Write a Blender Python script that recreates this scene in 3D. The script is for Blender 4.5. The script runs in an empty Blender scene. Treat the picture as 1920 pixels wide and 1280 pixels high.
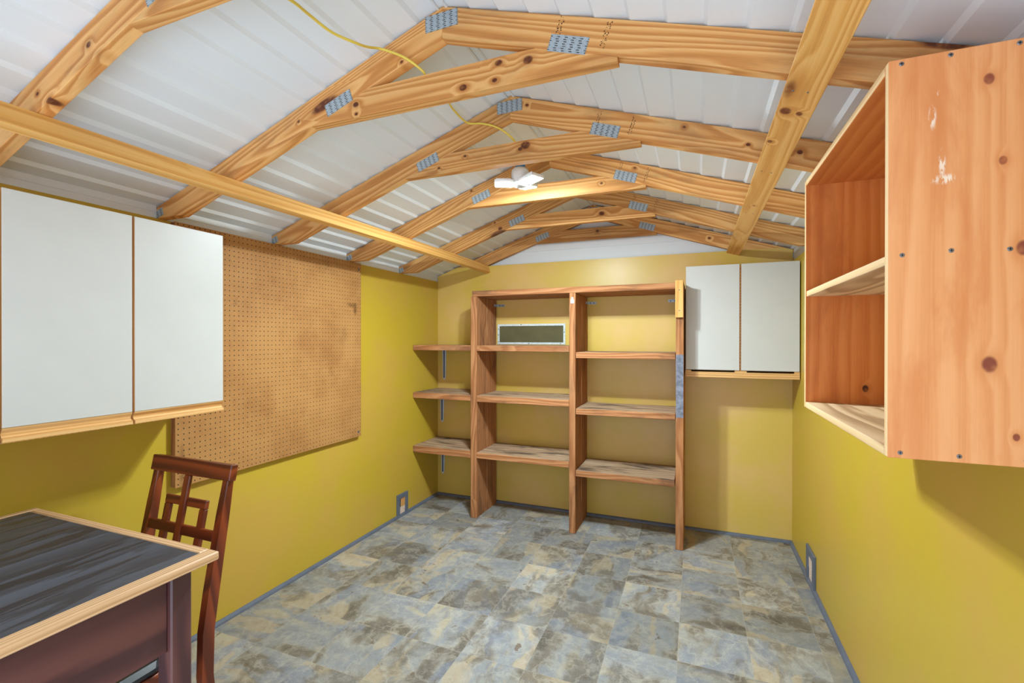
import bpy, bmesh, math, random
from mathutils import Vector, Matrix

# ------------------------------------------------------------------ camera, world, daylight, exposure
SC = bpy.context.scene
COL = SC.collection
SC.view_settings.view_transform = 'Standard'
SC.view_settings.look = 'None'
SC.view_settings.gamma = 1.0
SC.view_settings.use_curve_mapping = False
SC.view_settings.exposure = 0.0

cd = bpy.data.cameras.new('camera'); cam = bpy.data.objects.new('camera', cd); COL.objects.link(cam)
cd.sensor_width = 36.0; cd.lens = 36.0 * 873.47 / 1920.0; cd.clip_start = 0.02
_r = Vector((0.93043134, 0.36646506, 0.00094231)); _u = Vector((-0.00201287, 0.00253922, 0.99999475)); _w = Vector((-0.36646074, 0.93042835, -0.00310022))
cam.matrix_world = Matrix(((_r.x, _u.x, -_w.x, 2.23480758), (_r.y, _u.y, -_w.y, -3.79537906), (_r.z, _u.z, -_w.z, 1.43414884), (0, 0, 0, 1)))
SC.camera = cam

SKY = 1.95
wd = bpy.data.worlds.new('daylight'); SC.world = wd; wd.use_nodes = True
nt = wd.node_tree; nt.nodes.clear()
_tc = nt.nodes.new('ShaderNodeTexCoord'); _sx = nt.nodes.new('ShaderNodeSeparateXYZ'); _mr = nt.nodes.new('ShaderNodeMapRange')
_mx = nt.nodes.new('ShaderNodeMix'); _mx.data_type = 'RGBA'
_bg = nt.nodes.new('ShaderNodeBackground'); _ow = nt.nodes.new('ShaderNodeOutputWorld')
nt.links.new(_tc.outputs['Generated'], _sx.inputs[0]); nt.links.new(_sx.outputs['Z'], _mr.inputs['Value'])
_mr.inputs['From Min'].default_value = -0.06; _mr.inputs['From Max'].default_value = 0.06
nt.links.new(_mr.outputs['Result'], _mx.inputs['Factor'])
_mx.inputs[6].default_value = (1.30, 1.45, 1.66, 1); _mx.inputs[7].default_value = (0.80, 0.95, 1.12, 1)  # unseen ground half set brighter than the sky, added to lift the ceiling
nt.links.new(_mx.outputs[2], _bg.inputs['Color']); _bg.inputs['Strength'].default_value = SKY
nt.links.new(_bg.outputs[0], _ow.inputs['Surface'])
# the open doorway the camera stands in: a sampling portal for the sky outside (it gives no light of its own)
DOOR = (0.30, 2.80, 1.98)
_al = bpy.data.lights.new('door_portal', 'AREA'); _al.shape = 'RECTANGLE'; _al.size = DOOR[1] - DOOR[0]; _al.size_y = DOOR[2]
_al.cycles.is_portal = True
_ao = bpy.data.objects.new('door_portal', _al); COL.objects.link(_ao)
_ao.location = ((DOOR[0] + DOOR[1]) / 2, -3.76, DOOR[2] / 2); _ao.rotation_euler = (math.pi / 2, 0, 0)
LAMP = 1180.0            # ceiling lamp lens emission

# ------------------------------------------------------------------ measures (metres)
W = 2.873; S = 0.6096; XR = 1.45; ZR = 2.542; SL = 0.355; SR = 0.325; YF = -3.66
def roof(x): return ZR - (SL * (XR - x) if x < XR else SR * (x - XR))

# ------------------------------------------------------------------ material helpers
class NT:
    def __init__(s, name):
        s.m = bpy.data.materials.new(name); s.m.use_nodes = True; s.t = s.m.node_tree
        s.b = s.t.nodes['Principled BSDF']; s.tc = None
    def n(s, kind, **kw):
        o = s.t.nodes.new('ShaderNode' + kind)
        for k, v in kw.items(): setattr(o, k, v)
        return o
    def l(s, a, b): s.t.links.new(a, b)
    def obj(s):
        if not s.tc: s.tc = s.n('TexCoord')
        return s.tc.outputs['Object']
    def setin(s, sock, v):
        if hasattr(v, 'links') or isinstance(v, bpy.types.NodeSocket): s.l(v, sock)
        elif isinstance(v, tuple) and len(v) == 3 and sock.type == 'RGBA': sock.default_value = (*v, 1)
        else: sock.default_value = v
    def math(s, op, a, b=0.0, c=None, clamp=False):
        o = s.n('Math', operation=op, use_clamp=clamp); s.setin(o.inputs[0], a); s.setin(o.inputs[1], b)
        if c is not None: s.setin(o.inputs[2], c)
        return o.outputs[0]
    def vm(s, op, a, b=(0, 0, 0)):
        o = s.n('VectorMath', operation=op); s.setin(o.inputs[0], a); s.setin(o.inputs[1], b)
        return o.outputs['Value'] if op in ('LENGTH', 'DISTANCE', 'DOT_PRODUCT') else o.outputs[0]
    def noise(s, vec, scale=1.0, detail=2.0, rough=0.5, dist=0.0, dim='3D'):
        o = s.n('TexNoise', noise_dimensions=dim); s.l(vec, o.inputs['Vector'])
        o.inputs['Scale'].default_value = scale; o.inputs['Detail'].default_value = detail
        o.inputs['Roughness'].default_value = rough; o.inputs['Distortion'].default_value = dist
        return o.outputs['Fac'], o.outputs['Color']
    def smooth(s, v, a, b, lo=0.0, hi=1.0):
        o = s.n('MapRange', interpolation_type='SMOOTHSTEP'); s.setin(o.inputs[0], v)
        o.inputs[1].default_value = a; o.inputs[2].default_value = b; o.inputs[3].default_value = lo; o.inputs[4].default_value = hi
        return o.outputs[0]
    def ramp(s, v, stops):
        o = s.n('ValToRGB'); s.setin(o.inputs[0], v); e = o.color_ramp.elements
        while len(e) < len(stops): e.new(0.5)
        for el, (p, c) in zip(e, stops): el.position = p; el.color = (*c, 1)
        return o.outputs[0]
    def mix(s, f, a, b, blend='MIX'):
        o = s.n('Mix', data_type='RGBA', blend_type=blend); s.setin(o.inputs[0], f); s.setin(o.inputs[6], a); s.setin(o.inputs[7], b)
        return o.outputs[2]
    def bump(s, h, strength=0.2, dist=0.002):
        o = s.n('Bump'); s.setin(o.inputs['Height'], h); o.inputs['Strength'].default_value = strength; o.inputs['Distance'].default_value = dist
        s.l(o.outputs[0], s.b.inputs['Normal'])
    def fin(s, color=None, rough=0.5, spec=0.5, metal=0.0):
        if color is not None: s.setin(s.b.inputs['Base Color'], color)
        s.setin(s.b.inputs['Roughness'], rough); s.b.inputs['Specular IOR Level'].default_value = spec
        s.b.inputs['Metallic'].default_value = metal
        return s.m

def C(r, g, b):                                   # sRGB 0-255 to linear
    f = lambda v: (v / 255) / 12.92 if v / 255 <= 0.04045 else ((v / 255 + 0.055) / 1.055) ** 2.4
    return (f(r), f(g), f(b))

def wood(name, light, mid, dark, knot=(0.10, 0.04, 0.02), rings=24.0, warp=3.0, stretch=0.8, knots=0.55, streak=0.35,
         rough=0.6, spec=0.35, dirt=None, dirt_amt=0.0, tone=0.14, spots=(), bump=0.12, pull=1.6, ringk=1.0, scuffs=()):
    """plain-sawn board: growth rings running along local X, fine pores, scattered knots, own tone per board"""
    k = NT(name)
    oi = k.n('ObjectInfo'); rnd = oi.outputs['Random']
    off = k.n('CombineXYZ'); k.l(k.math('MULTIPLY', rnd, 37.0), off.inputs[0]); k.l(k.math('MULTIPLY', rnd, 11.3), off.inputs[1]); k.l(k.math('MULTIPLY', rnd, 5.7), off.inputs[2])
    p = k.vm('ADD', k.obj(), off.outputs[0])
    kd = k.vm('MULTIPLY', p, (2.3, 7.5, 0.9))
    vo = k.n('TexVoronoi', feature='F1'); k.l(kd, vo.inputs['Vector']); vo.inputs['Scale'].default_value = 1.0
    sp = k.n('SeparateColor'); k.l(vo.outputs['Color'], sp.inputs[0])
    has = k.math('LESS_THAN', sp.outputs[0], knots)
    kdist = k.math('ADD', vo.outputs['Distance'], k.math('MULTIPLY', k.math('SUBTRACT', 1.0, has), 9.0))
    for (sx, sy, sz, sr) in spots:
        q = k.vm('MULTIPLY', k.vm('SUBTRACT', k.obj(), (sx, sy, sz)), (0.16 / sr * 0.75, 0.16 / sr, 0.05 / sr))
        kdist = k.math('MINIMUM', kdist, k.vm('LENGTH', q))
    n1, _ = k.noise(k.vm('MULTIPLY', p, (stretch, 6.0, 6.0)), 1.0, 2.0, 0.5)
    n1b, _ = k.noise(k.vm('MULTIPLY', p, (stretch * 3, 22.0, 22.0)), 1.0, 2.0, 0.5)
    sxyz = k.n('SeparateXYZ'); k.l(p, sxyz.inputs[0])
    base = k.math('ADD', k.math('MULTIPLY', sxyz.outputs[1], rings * 0.55), k.math('MULTIPLY', sxyz.outputs[2], rings * 0.4))
    r = k.math('ADD', base, k.math('ADD', k.math('MULTIPLY', n1, warp * 2.2), k.math('MULTIPLY', n1b, 0.35)))
    r = k.math('ADD', r, k.math('MULTIPLY', k.smooth(kdist, 0.0, 0.55, 1.0, 0.0), pull))
    fr = k.math('FRACT', r)
    ring = k.math('MULTIPLY', k.smooth(fr, 0.0, 0.72), k.smooth(fr, 0.80, 1.0, 1.0, 0.0))
    st, _ = k.noise(k.vm('MULTIPLY', p, (5.0, 260.0, 260.0)), 1.0, 3.0, 0.6)
    fac = k.math('ADD', k.math('MULTIPLY', ring, (1.0 - streak) * ringk), k.math('MULTIPLY', st, streak), clamp=True)
    col = k.ramp(fac, [(0.12, light), (0.55, mid), (0.92, dark)])
    kn = k.smooth(kdist, 0.10, 0.17, 1.0, 0.0)
    halo = k.smooth(kdist, 0.12, 0.36, 0.42, 0.0)
    col = k.mix(halo, col, dark)
    krn, _ = k.noise(k.vm('MULTIPLY', p, (60., 60., 60.)), 1.0, 1.0)
    col = k.mix(k.math('MULTIPLY', kn, k.smooth(krn, 0.2, 0.6, 0.65, 1.0)), col, knot)
    if dirt:
        d, _ = k.noise(k.vm('MULTIPLY', p, (2.2, 9.0, 9.0)), 1.0, 5.0, 0.65, 0.4)
        col = k.mix(k.smooth(d, 0.47, 0.70, 0.0, dirt_amt), col, dirt)
    for (sx, sy, ax, ay) in scuffs:
        q = k.vm('LENGTH', k.vm('MULTIPLY', k.vm('SUBTRACT', k.obj(), (sx, sy, 0.)), (1 / ax, 1 / ay, 0.)))
        sn, _ = k.noise(k.vm('MULTIPLY', p, (40., 160., 1.)), 1.0, 4.0, 0.7)
        col = k.mix(k.math('MULTIPLY', k.smooth(q, 0.3, 1.0, 1.0, 0.0), k.smooth(sn, 0.47, 0.56)), col, C(246, 226, 206))
    hs = k.n('HueSaturation'); k.l(col, hs.inputs['Color'])
    k.l(k.math('MULTIPLY_ADD', rnd, 2 * tone, 1.0 - tone), hs.inputs['Value'])
    k.bump(k.math('SUBTRACT', st, k.math('MULTIPLY', ring, 0.15)), bump, 0.0012)
    return k.fin(hs.outputs[0], rough, spec)

def plain(name, col, rough=0.5, spec=0.5, metal=0.0, mottle=0.0, mscale=30.0, bump=0.0, bscale=300.0):
    k = NT(name); c = col
    if mottle:
        n, _ = k.noise(k.obj(), mscale, 3.0, 0.6)
        c = k.mix(k.smooth(n, 0.3, 0.7), tuple(v * (1 - mottle) for v in col), tuple(min(1, v * (1 + mottle)) for v in col))
    if bump:
        h, _ = k.noise(k.obj(), bscale, 2.0); k.bump(h, bump, 0.001)
    return k.fin(c, rough, spec, metal)

M = {}
PINE = dict(light=C(230, 182, 118), mid=C(214, 154, 88), dark=C(176, 108, 50), knot=C(92, 44, 24), rings=60, warp=5.5, knots=0.42, stretch=0.5, streak=0.42,
            pull=0.9, bump=0.04, ringk=0.9, dirt=C(120, 92, 66), dirt_amt=0.38)
def knotty(spots):
    """pine board with its own knots (local x, y, radius)"""
    return wood('truss_pine_knotty', spots=tuple((a, b, 0.0, r) for a, b, r in spots), **PINE)
M['pine'] = wood('truss_pine', **PINE)
PALE = dict(light=C(234, 188, 116), mid=C(222, 166, 88), dark=C(190, 124, 56), knot=C(118, 62, 32), rings=60, warp=4.0, knots=0.36, stretch=0.35, streak=0.5, tone=0.06, bump=0.04, ringk=0.8)
M['pine_pale'] = wood('brace_pine', **PALE)
M['barn'] = wood('old_rough_fir', C(198, 146, 102), C(176, 118, 76), C(126, 76, 46), knot=C(86, 44, 30), rings=70, warp=3.4, knots=0.34,
                 streak=0.62, rough=0.8, spec=0.2, dirt=C(104, 72, 54), dirt_amt=0.7, tone=0.10, bump=0.4)
M['barn_top'] = wood('worn_shelf_fir', C(196, 172, 144), C(176, 146, 116), C(132, 100, 78), knot=C(46, 32, 26), rings=46, warp=3.0, knots=0.24,
                     streak=0.55, rough=0.8, spec=0.2, dirt=C(60, 48, 44), dirt_amt=0.95, tone=0.08, bump=0.4)
M['oak'] = wood('oak_moulding', C(232, 190, 132), C(218, 168, 104), C(178, 122, 66), rings=120, warp=1.2, knots=0.0, streak=0.6, rough=0.45, tone=0.05)
M['oak_red'] = wood('red_oak_edging', C(226, 188, 146), C(206, 164, 120), C(150, 106, 72), rings=160, warp=1.6, knots=0.0, streak=0.6, rough=0.4, tone=0.05)
M['cherry'] = wood('cherry_stain', C(142, 64, 30), C(116, 48, 24), C(76, 30, 16), rings=30, warp=1.5, knots=0.0, streak=0.4, rough=0.28, spec=0.55, tone=0.06, bump=0.03)
M['mahogany'] = wood('mahogany_stain', C(112, 70, 66), C(94, 58, 58), C(70, 44, 48), rings=14, warp=1.5, knots=0.0, streak=0.3, rough=0.35, spec=0.5, tone=0.05, bump=0.03)
M['raw_edge'] = wood('raw_ply_edge', C(238, 208, 160), C(226, 192, 142), C(200, 160, 108), rings=90, warp=0.6, knots=0.0, streak=0.5, rough=0.7, tone=0.03)
M['pale_ply'] = wood('pale_ply', C(232, 206, 168), C(216, 186, 146), C(168, 132, 96), knot=C(110, 78, 54), rings=34, warp=2.6, knots=0.05, streak=0.35, rough=0.65, tone=0.03)
M['ply'] = wood('orange_ply', C(240, 176, 122), C(232, 162, 106), C(214, 138, 84), knot=C(140, 74, 56), rings=46, warp=2.2, stretch=0.35, knots=0.0,
                streak=0.5, rough=0.5, tone=0.02, dirt=C(212, 126, 70), dirt_amt=0.55, pull=0.5, ringk=0.75, bump=0.04, scuffs=((0.656, 0.068, 0.030, 0.008), (0.566, 0.083, 0.034, 0.007), (0.536, 0.090, 0.012, 0.030), (0.70, 0.078, 0.008, 0.004)),
                spots=((0.186, 0.153, 0.0, 0.013), (0.054, 0.191, 0.0, 0.006), (0.398, 0.200, 0.0, 0.012), (0.713, 0.151, 0.0, 0.009), (0.560, 0.171, 0.0, 0.007)))
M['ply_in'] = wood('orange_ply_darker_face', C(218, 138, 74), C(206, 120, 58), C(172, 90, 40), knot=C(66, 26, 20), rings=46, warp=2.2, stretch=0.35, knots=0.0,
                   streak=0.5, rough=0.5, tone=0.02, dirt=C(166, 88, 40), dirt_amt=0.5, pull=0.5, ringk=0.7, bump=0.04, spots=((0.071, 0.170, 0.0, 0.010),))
M['laminate'] = plain('white_laminate', C(199, 199, 196), 0.38, 0.45, mottle=0.015, mscale=6)
M['galv'] = plain('galvanised_steel', C(168, 178, 186), 0.42, 0.5, 0.55, mottle=0.15, mscale=80)
M['screw'] = plain('zinc_screw', C(140, 142, 150), 0.4, 0.5, 0.7)
M['ink'] = plain('grade_stamp_ink', C(92, 64, 44), 0.8, 0.1)
M['dark'] = plain('dark_screw_and_shade', C(30, 26, 24), 0.8, 0.1)  # near-black for dark screws and for shade painted into the opening
M['trim_grey'] = plain('slate_blue_paint', C(98, 105, 120), 0.45, 0.4, mottle=0.08, mscale=18)
M['white_metal'] = plain('white_painted_metal', C(226, 230, 234), 0.4, 0.4, bump=0.05, bscale=500)
M['bracket_blue'] = plain('pale_blue_bracket_paint', C(204, 218, 234), 0.4, 0.5)
M['cord'] = plain('yellow_cord', C(238, 214, 92), 0.5, 0.4)
M['black_vinyl'] = plain('black_vinyl', C(26, 30, 38), 0.28, 0.5)
M['lamp_white'] = plain('lamp_white_plastic', C(226, 230, 234), 0.4, 0.4)
M['lamp_blue'] = plain('blue_socket', C(52, 122, 172), 0.4, 0.4)
M['insul'] = plain('pale_insulation', C(222, 200, 184), 0.9, 0.1, mottle=0.2, mscale=120)

k = NT('lamp_lens'); k.b.inputs['Base Color'].default_value = (1, 1, 1, 1)
k.b.inputs['Emission Color'].default_value = (0.84, 0.99, 1.04, 1); k.b.inputs['Emission Strength'].default_value = LAMP; M['lens'] = k.fin(None, 0.4)

def mat_paint(name, ca, cb):
    k = NT(name)
    n, _ = k.noise(k.obj(), 1.7, 4.0, 0.6)
    c = k.mix(k.smooth(n, 0.38, 0.66), ca, cb)
    n2, _ = k.noise(k.obj(), 38.0, 4.0, 0.7)
    c = k.mix(k.smooth(n2, 0.72, 0.80, 0.0, 0.35), c, C(214, 186, 110))
    h, _ = k.noise(k.obj(), 260.0, 2.0); k.bump(h, 0.05, 0.001)
    return k.fin(c, 0.36, 0.42)
M['paint'] = mat_paint('mustard_wall_paint', C(196, 167, 52), C(200, 163, 70))
M['paint_back'] = mat_paint('wall_paint_back_lit', C(212, 181, 84), C(220, 182, 112))  # same wall paint, warmed and lightened to stand in for light here

def mat_roof():
    k = NT('white_lap_metal')
    n, _ = k.noise(k.vm('MULTIPLY', k.obj(), (90., 40., 90.)), 1.0, 4.0, 0.7)
    k.bump(n, 0.22, 0.002)
    return k.fin(C(233, 242, 250), 0.5, 0.35)
M['roof'] = mat_roof()

def mat_pegboard():
    k = NT('pegboard_hardboard')
    s = k.n('SeparateXYZ'); k.l(k.obj(), s.inputs[0])
    f = lambda o: k.math('SUBTRACT', k.math('FRACT', k.math('DIVIDE', o, 0.0254)), 0.5)
    a, b = f(s.outputs[0]), f(s.outputs[1])
    d = k.math('SQRT', k.math('ADD', k.math('MULTIPLY', a, a), k.math('MULTIPLY', b, b)))
    hole = k.smooth(d, 0.09, 0.14, 1.0, 0.0)
    n, _ = k.noise(k.obj(), 2.4, 5.0, 0.65)
    n2, _ = k.noise(k.obj(), 420.0, 2.0, 0.7)
    c = k.mix(k.smooth(n, 0.35, 0.72), C(182, 132, 76), C(152, 100, 52))
    c = k.mix(k.smooth(n2, 0.42, 0.62, 0.0, 0.35), c, C(204, 158, 102))
    n3, _ = k.noise(k.vm('ADD', k.obj(), (3.1, 7.2, 0.)), 5.0, 6.0, 0.75, 0.6)
    c = k.mix(k.smooth(n3, 0.60, 0.76, 0.0, 0.55), c, C(104, 66, 34))
    # grubby ring around a hook place and a worn dark patch near the right edge
    for (x, y, sx, sy, amt) in ((1.17, 0.92, 14., 40., .75), (1.205, 0.89, 40., 16., .7), (1.08, 0.72, 9., 12., .35), (1.0, 1.16, 5., 10., .3), (0.03, 0.09, 50., 7., .55)):
        q = k.vm('LENGTH', k.vm('MULTIPLY', k.vm('SUBTRACT', k.obj(), (x, y, 0.)), (sx, sy, 0.)))
        c = k.mix(k.math('MULTIPLY', k.smooth(q, 0.2, 1.0, amt, 0.0), k.smooth(n3, 0.35, 0.6)), c, C(84, 52, 28))
    c = k.mix(hole, c, C(34, 22, 14))
    k.bump(k.math('SUBTRACT', k.math('MULTIPLY', n2, 0.2), hole), 0.4, 0.002)
    return k.fin(c, 0.62, 0.3)
M['peg'] = mat_pegboard()

def mat_plate():
    k = NT('toothed_truss_plate')
    s = k.n('SeparateXYZ'); k.l(k.obj(), s.inputs[0])
    cy = k.math('DIVIDE', k.math('ADD', s.outputs[1], 0.05), 0.0066); row = k.math('MODULO', k.math('FLOOR', cy), 2.0)
    cx = k.math('ADD', k.math('DIVIDE', k.math('ADD', s.outputs[0], 0.12), 0.0246), k.math('MULTIPLY', row, 0.12))
    u, v = k.math('FRACT', cx), k.math('FRACT', cy)
    m = k.math('MULTIPLY', k.math('MULTIPLY', k.math('GREATER_THAN', u, 0.22), k.math('LESS_THAN', u, 0.62)),
               k.math('MULTIPLY', k.math('GREATER_THAN', v, 0.25), k.math('LESS_THAN', v, 0.68)))
    n, _ = k.noise(k.obj(), 130.0, 3.0)
    m = k.math('MULTIPLY', m, k.smooth(n, 0.3, 0.5, 0.45, 1.0))
    c = k.mix(m, k.mix(k.smooth(n, 0.3, 0.7), C(164, 178, 188), C(184, 198, 208)), C(66, 62, 58))
    return k.fin(c, 0.45, 0.5, 0.35)
M['plate'] = mat_plate()

def mat_floor():
    k = NT('slate_pattern_vinyl')
    o = k.obj(); TX, TY = 0.3085, 0.3045
    s = k.n('SeparateXYZ'); k.l(o, s.inputs[0])
    tx = k.math('DIVIDE', k.math('SUBTRACT', s.outputs[0], 0.002), TX); ty = k.math('DIVIDE', k.math('SUBTRACT', s.outputs[1], -0.066), TY)
    ix, iy = k.math('FLOOR', tx), k.math('FLOOR', ty); fx, fy = k.math('FRACT', tx), k.math('FRACT', ty)
    idv = k.n('CombineXYZ'); k.l(ix, idv.inputs[0]); k.l(iy, idv.inputs[1])
    wn = k.n('TexWhiteNoise', noise_dimensions='2D'); k.l(idv.outputs[0], wn.inputs['Vector'])
    wc = k.n('SeparateColor'); k.l(wn.outputs['Color'], wc.inputs[0])
    # every tile reads its own patch of stone, turned its own way
    loc = k.n('CombineXYZ'); k.l(k.math('SUBTRACT', fx, 0.5), loc.inputs[0]); k.l(k.math('SUBTRACT', fy, 0.5), loc.inputs[1])
    rot = k.n('VectorRotate', rotation_type='Z_AXIS'); k.l(loc.outputs[0], rot.inputs['Vector'])
    k.l(k.math('MULTIPLY', k.math('FLOOR', k.math('MULTIPLY', wc.outputs[0], 4.0)), 1.5708), rot.inputs['Angle'])
    p = k.vm('ADD', rot.outputs[0], k.vm('MULTIPLY', wn.outputs['Color'], (23., 17., 31.)))
    warp, wcol = k.noise(p, 1.0, 3.0, 0.55)
    pw = k.vm('ADD', p, k.vm('MULTIPLY', k.vm('SUBTRACT', wcol, (0.5, 0.5, 0.5)), (0.5, 0.5, 0.5)))
    st = k.vm('MULTIPLY', pw, (1.0, 2.6, 1.0))
    big, _ = k.noise(st, 0.75, 3.0, 0.55)
    col = k.ramp(big, [(0.30, C(92, 84, 74)), (0.41, C(132, 122, 106)), (0.47, C(160, 160, 156)), (0.56, C(150, 156, 164)), (0.66, C(192, 180, 152))])
    tan, _ = k.noise(k.vm('ADD', st, (9., 4., 2.)), 0.62, 4.0, 0.55)
    col = k.mix(k.smooth(tan, 0.55, 0.60, 0.0, 0.8), col, C(196, 176, 142))
    blu, _ = k.noise(k.vm('ADD', st, (-5., 14., 2.)), 0.66, 4.0, 0.5)
    col = k.mix(k.smooth(blu, 0.56, 0.63, 0.0, 0.75), col, C(136, 146, 164))
    brn, _ = k.noise(k.vm('ADD', pw, (31., -8., 6.)), 0.85, 5.0, 0.55)
    col = k.mix(k.smooth(brn, 0.54, 0.62, 0.0, 0.7), col, C(106, 94, 78))
    med, _ = k.noise(pw, 5.0, 7.0, 0.75)
    col = k.mix(k.smooth(med, 0.45, 0.66, 0.0, 0.42), col, C(204, 200, 190))
    col = k.mix(k.smooth(med, 0.48, 0.30, 0.0, 0.4), col, C(92, 84, 74))
    vn, _ = k.noise(k.vm('ADD', pw, (2., 2., 8.)), 1.7, 4.0, 0.55)
    vein = k.smooth(k.math('ABSOLUTE', k.math('SUBTRACT', vn, 0.5)), 0.0, 0.03, 0.35, 0.0)
    col = k.mix(vein, col, C(206, 200, 184))
    blob, _ = k.noise(k.vm('ADD', pw, (6., 1., 3.)), 4.0, 3.0, 0.6)
    col = k.mix(k.smooth(blob, 0.69, 0.71, 0.0, 0.85), col, C(112, 88, 64))
    fine, _ = k.noise(o, 160.0, 4.0, 0.75)
    col = k.mix(k.smooth(fine, 0.35, 0.65, 0.0, 0.35), col, k.mix(0.5, col, C(210, 208, 204)))
    col = k.mix(k.smooth(fine, 0.45, 0.25, 0.0, 0.4), col, C(80, 76, 70))
    hs = k.n('HueSaturation'); k.l(col, hs.inputs['Color']); k.l(k.math('MULTIPLY_ADD', wc.outputs[1], 0.30, 0.55), hs.inputs['Value']); hs.inputs['Saturation'].default_value = 0.98; col = hs.outputs[0]
    e = k.math('MINIMUM', k.math('MINIMUM', fx, k.math('SUBTRACT', 1.0, fx)), k.math('MINIMUM', fy, k.math('SUBTRACT', 1.0, fy)))
    col = k.mix(k.smooth(e, 0.002, 0.006, 0.28, 0.0), col, C(186, 178, 160))
    k.bump(fine, 0.08, 0.001)
    return k.fin(col, 0.42, 0.4)
M['floor'] = mat_floor()

def mat_black_top():
    k = NT('black_woodgrain_sheen')
    p = k.obj()
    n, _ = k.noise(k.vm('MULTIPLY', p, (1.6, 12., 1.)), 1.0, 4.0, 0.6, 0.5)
    f, _ = k.noise(k.vm('MULTIPLY', p, (6., 160., 1.)), 1.0, 3.0, 0.6)
    s = k.n('SeparateXYZ'); k.l(p, s.inputs[0])
    fr = k.math('FRACT', k.math('ADD', k.math('MULTIPLY', s.outputs[1], 9.0), k.math('MULTIPLY', n, 5.0)))
    ring = k.math('MULTIPLY', k.smooth(fr, 0.0, 0.6), k.smooth(fr, 0.8, 1.0, 1.0, 0.0))
    c = k.mix(k.math('MULTIPLY', ring, 0.7), C(64, 70, 80), C(34, 34, 38))  # blue-grey in the base colour stands in for a bluish reflection
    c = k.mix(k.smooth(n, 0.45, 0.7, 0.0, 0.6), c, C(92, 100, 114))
    fl, _ = k.noise(p, 60.0, 1.0); c = k.mix(k.smooth(fl, 0.80, 0.83), c, C(170, 165, 160))
    k.bump(k.math('ADD', f, ring), 0.18, 0.001)
    r = k.smooth(n, 0.3, 0.7, 0.26, 0.42)
    return k.fin(c, r, 0.5)
M['black_top'] = mat_black_top()

def mat_screen():
    k = NT('insect_screen')
    s = k.n('SeparateXYZ'); k.l(k.obj(), s.inputs[0])
    f = lambda o: k.math('FRACT', k.math('DIVIDE', o, 0.003))
    g = k.math('MAXIMUM', k.smooth(f(s.outputs[0]), 0.6, 0.8), k.smooth(f(s.outputs[1]), 0.6, 0.8))
    n, _ = k.noise(k.obj(), 9.0, 3.0)
    return k.fin(k.mix(g, k.mix(k.smooth(n, .35, .7), C(72, 64, 30), C(92, 84, 44)), C(104, 100, 76)), 0.7, 0.2)
M['screen'] = mat_screen()

# ------------------------------------------------------------------ geometry helpers
def link(name, bm, mats, parent=None, mw=None, smooth=False):
    me = bpy.data.meshes.new(name); bmesh.ops.recalc_face_normals(bm, faces=bm.faces[:]); bm.to_mesh(me); bm.free()
    for m in (mats if isinstance(mats, (list, tuple)) else [mats]): me.materials.append(m)
    if smooth:
        for p in me.polygons: p.use_smooth = True
    o = bpy.data.objects.new(name, me); COL.objects.link(o)
    mw = mw or Matrix.Identity(4)
    if parent is not None:
        o.parent = parent; o.matrix_basis = world_of(parent).inverted() @ mw
    else: o.matrix_basis = mw
    return o
def world_of(o):
    return (world_of(o.parent) @ o.matrix_basis) if o.parent else o.matrix_basis.copy()
def tag(o, label=None, cat=None, group=None, kind=None):
    if label: o['label'] = label
    if cat: o['category'] = cat
    if group: o['group'] = group
    if kind: o['kind'] = kind
    return o
def thing(name, loc, label, cat, group=None):
    o = bpy.data.objects.new(name, None); o.empty_display_size = 0.05; COL.objects.link(o); o.location = loc
    o.matrix_basis = Matrix.Translation(loc)
    return tag(o, label, cat, group)
def bevel(bm, w, seg=1):
    if w > 0: bmesh.ops.bevel(bm, geom=bm.edges[:], offset=w, segments=seg, affect='EDGES', profile=0.5, clamp_overlap=True)
def poly_bm(bm, pts, z0, z1):
    a = [bm.verts.new((x, y, z0)) for x, y in pts]; b = [bm.verts.new((x, y, z1)) for x, y in pts]; n = len(pts)
    bm.faces.new(a[::-1]); bm.faces.new(b)
    for i in range(n): bm.faces.new((a[i], a[(i + 1) % n], b[(i + 1) % n], b[i]))
def box_bm(bm, x0, x1, y0, y1, z0, z1): poly_bm(bm, [(x0, y0), (x1, y0), (x1, y1), (x0, y1)], z0, z1)
def basis(o, X, Y):
    X = Vector(X).normalized(); Z = X.cross(Vector(Y)).normalized(); Y = Z.cross(X)
    return Matrix(((X.x, Y.x, Z.x, o[0]), (X.y, Y.y, Z.y, o[1]), (X.z, Y.z, Z.z, o[2]), (0, 0, 0, 1)))
def prism(name, wpts, ext, X, mat, parent=None, bev=0.0015):
    """flat outline of world points pushed along ext; local X (the grain) runs along X"""
    P = [Vector(p) for p in wpts]; ext = Vector(ext); X = Vector(X).normalized(); Y = ext.cross(X).normalized()
    o = P[0]; mw = basis(o, X, Y); inv = mw.inverted(); d = (inv.to_3x3() @ ext).z
    L = [inv @ p for p in P]; bm = bmesh.new(); poly_bm(bm, [(v.x, v.y) for v in L], min(0, d), max(0, d)); bevel(bm, bev)
    return link(name, bm, mat, parent, mw)
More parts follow.
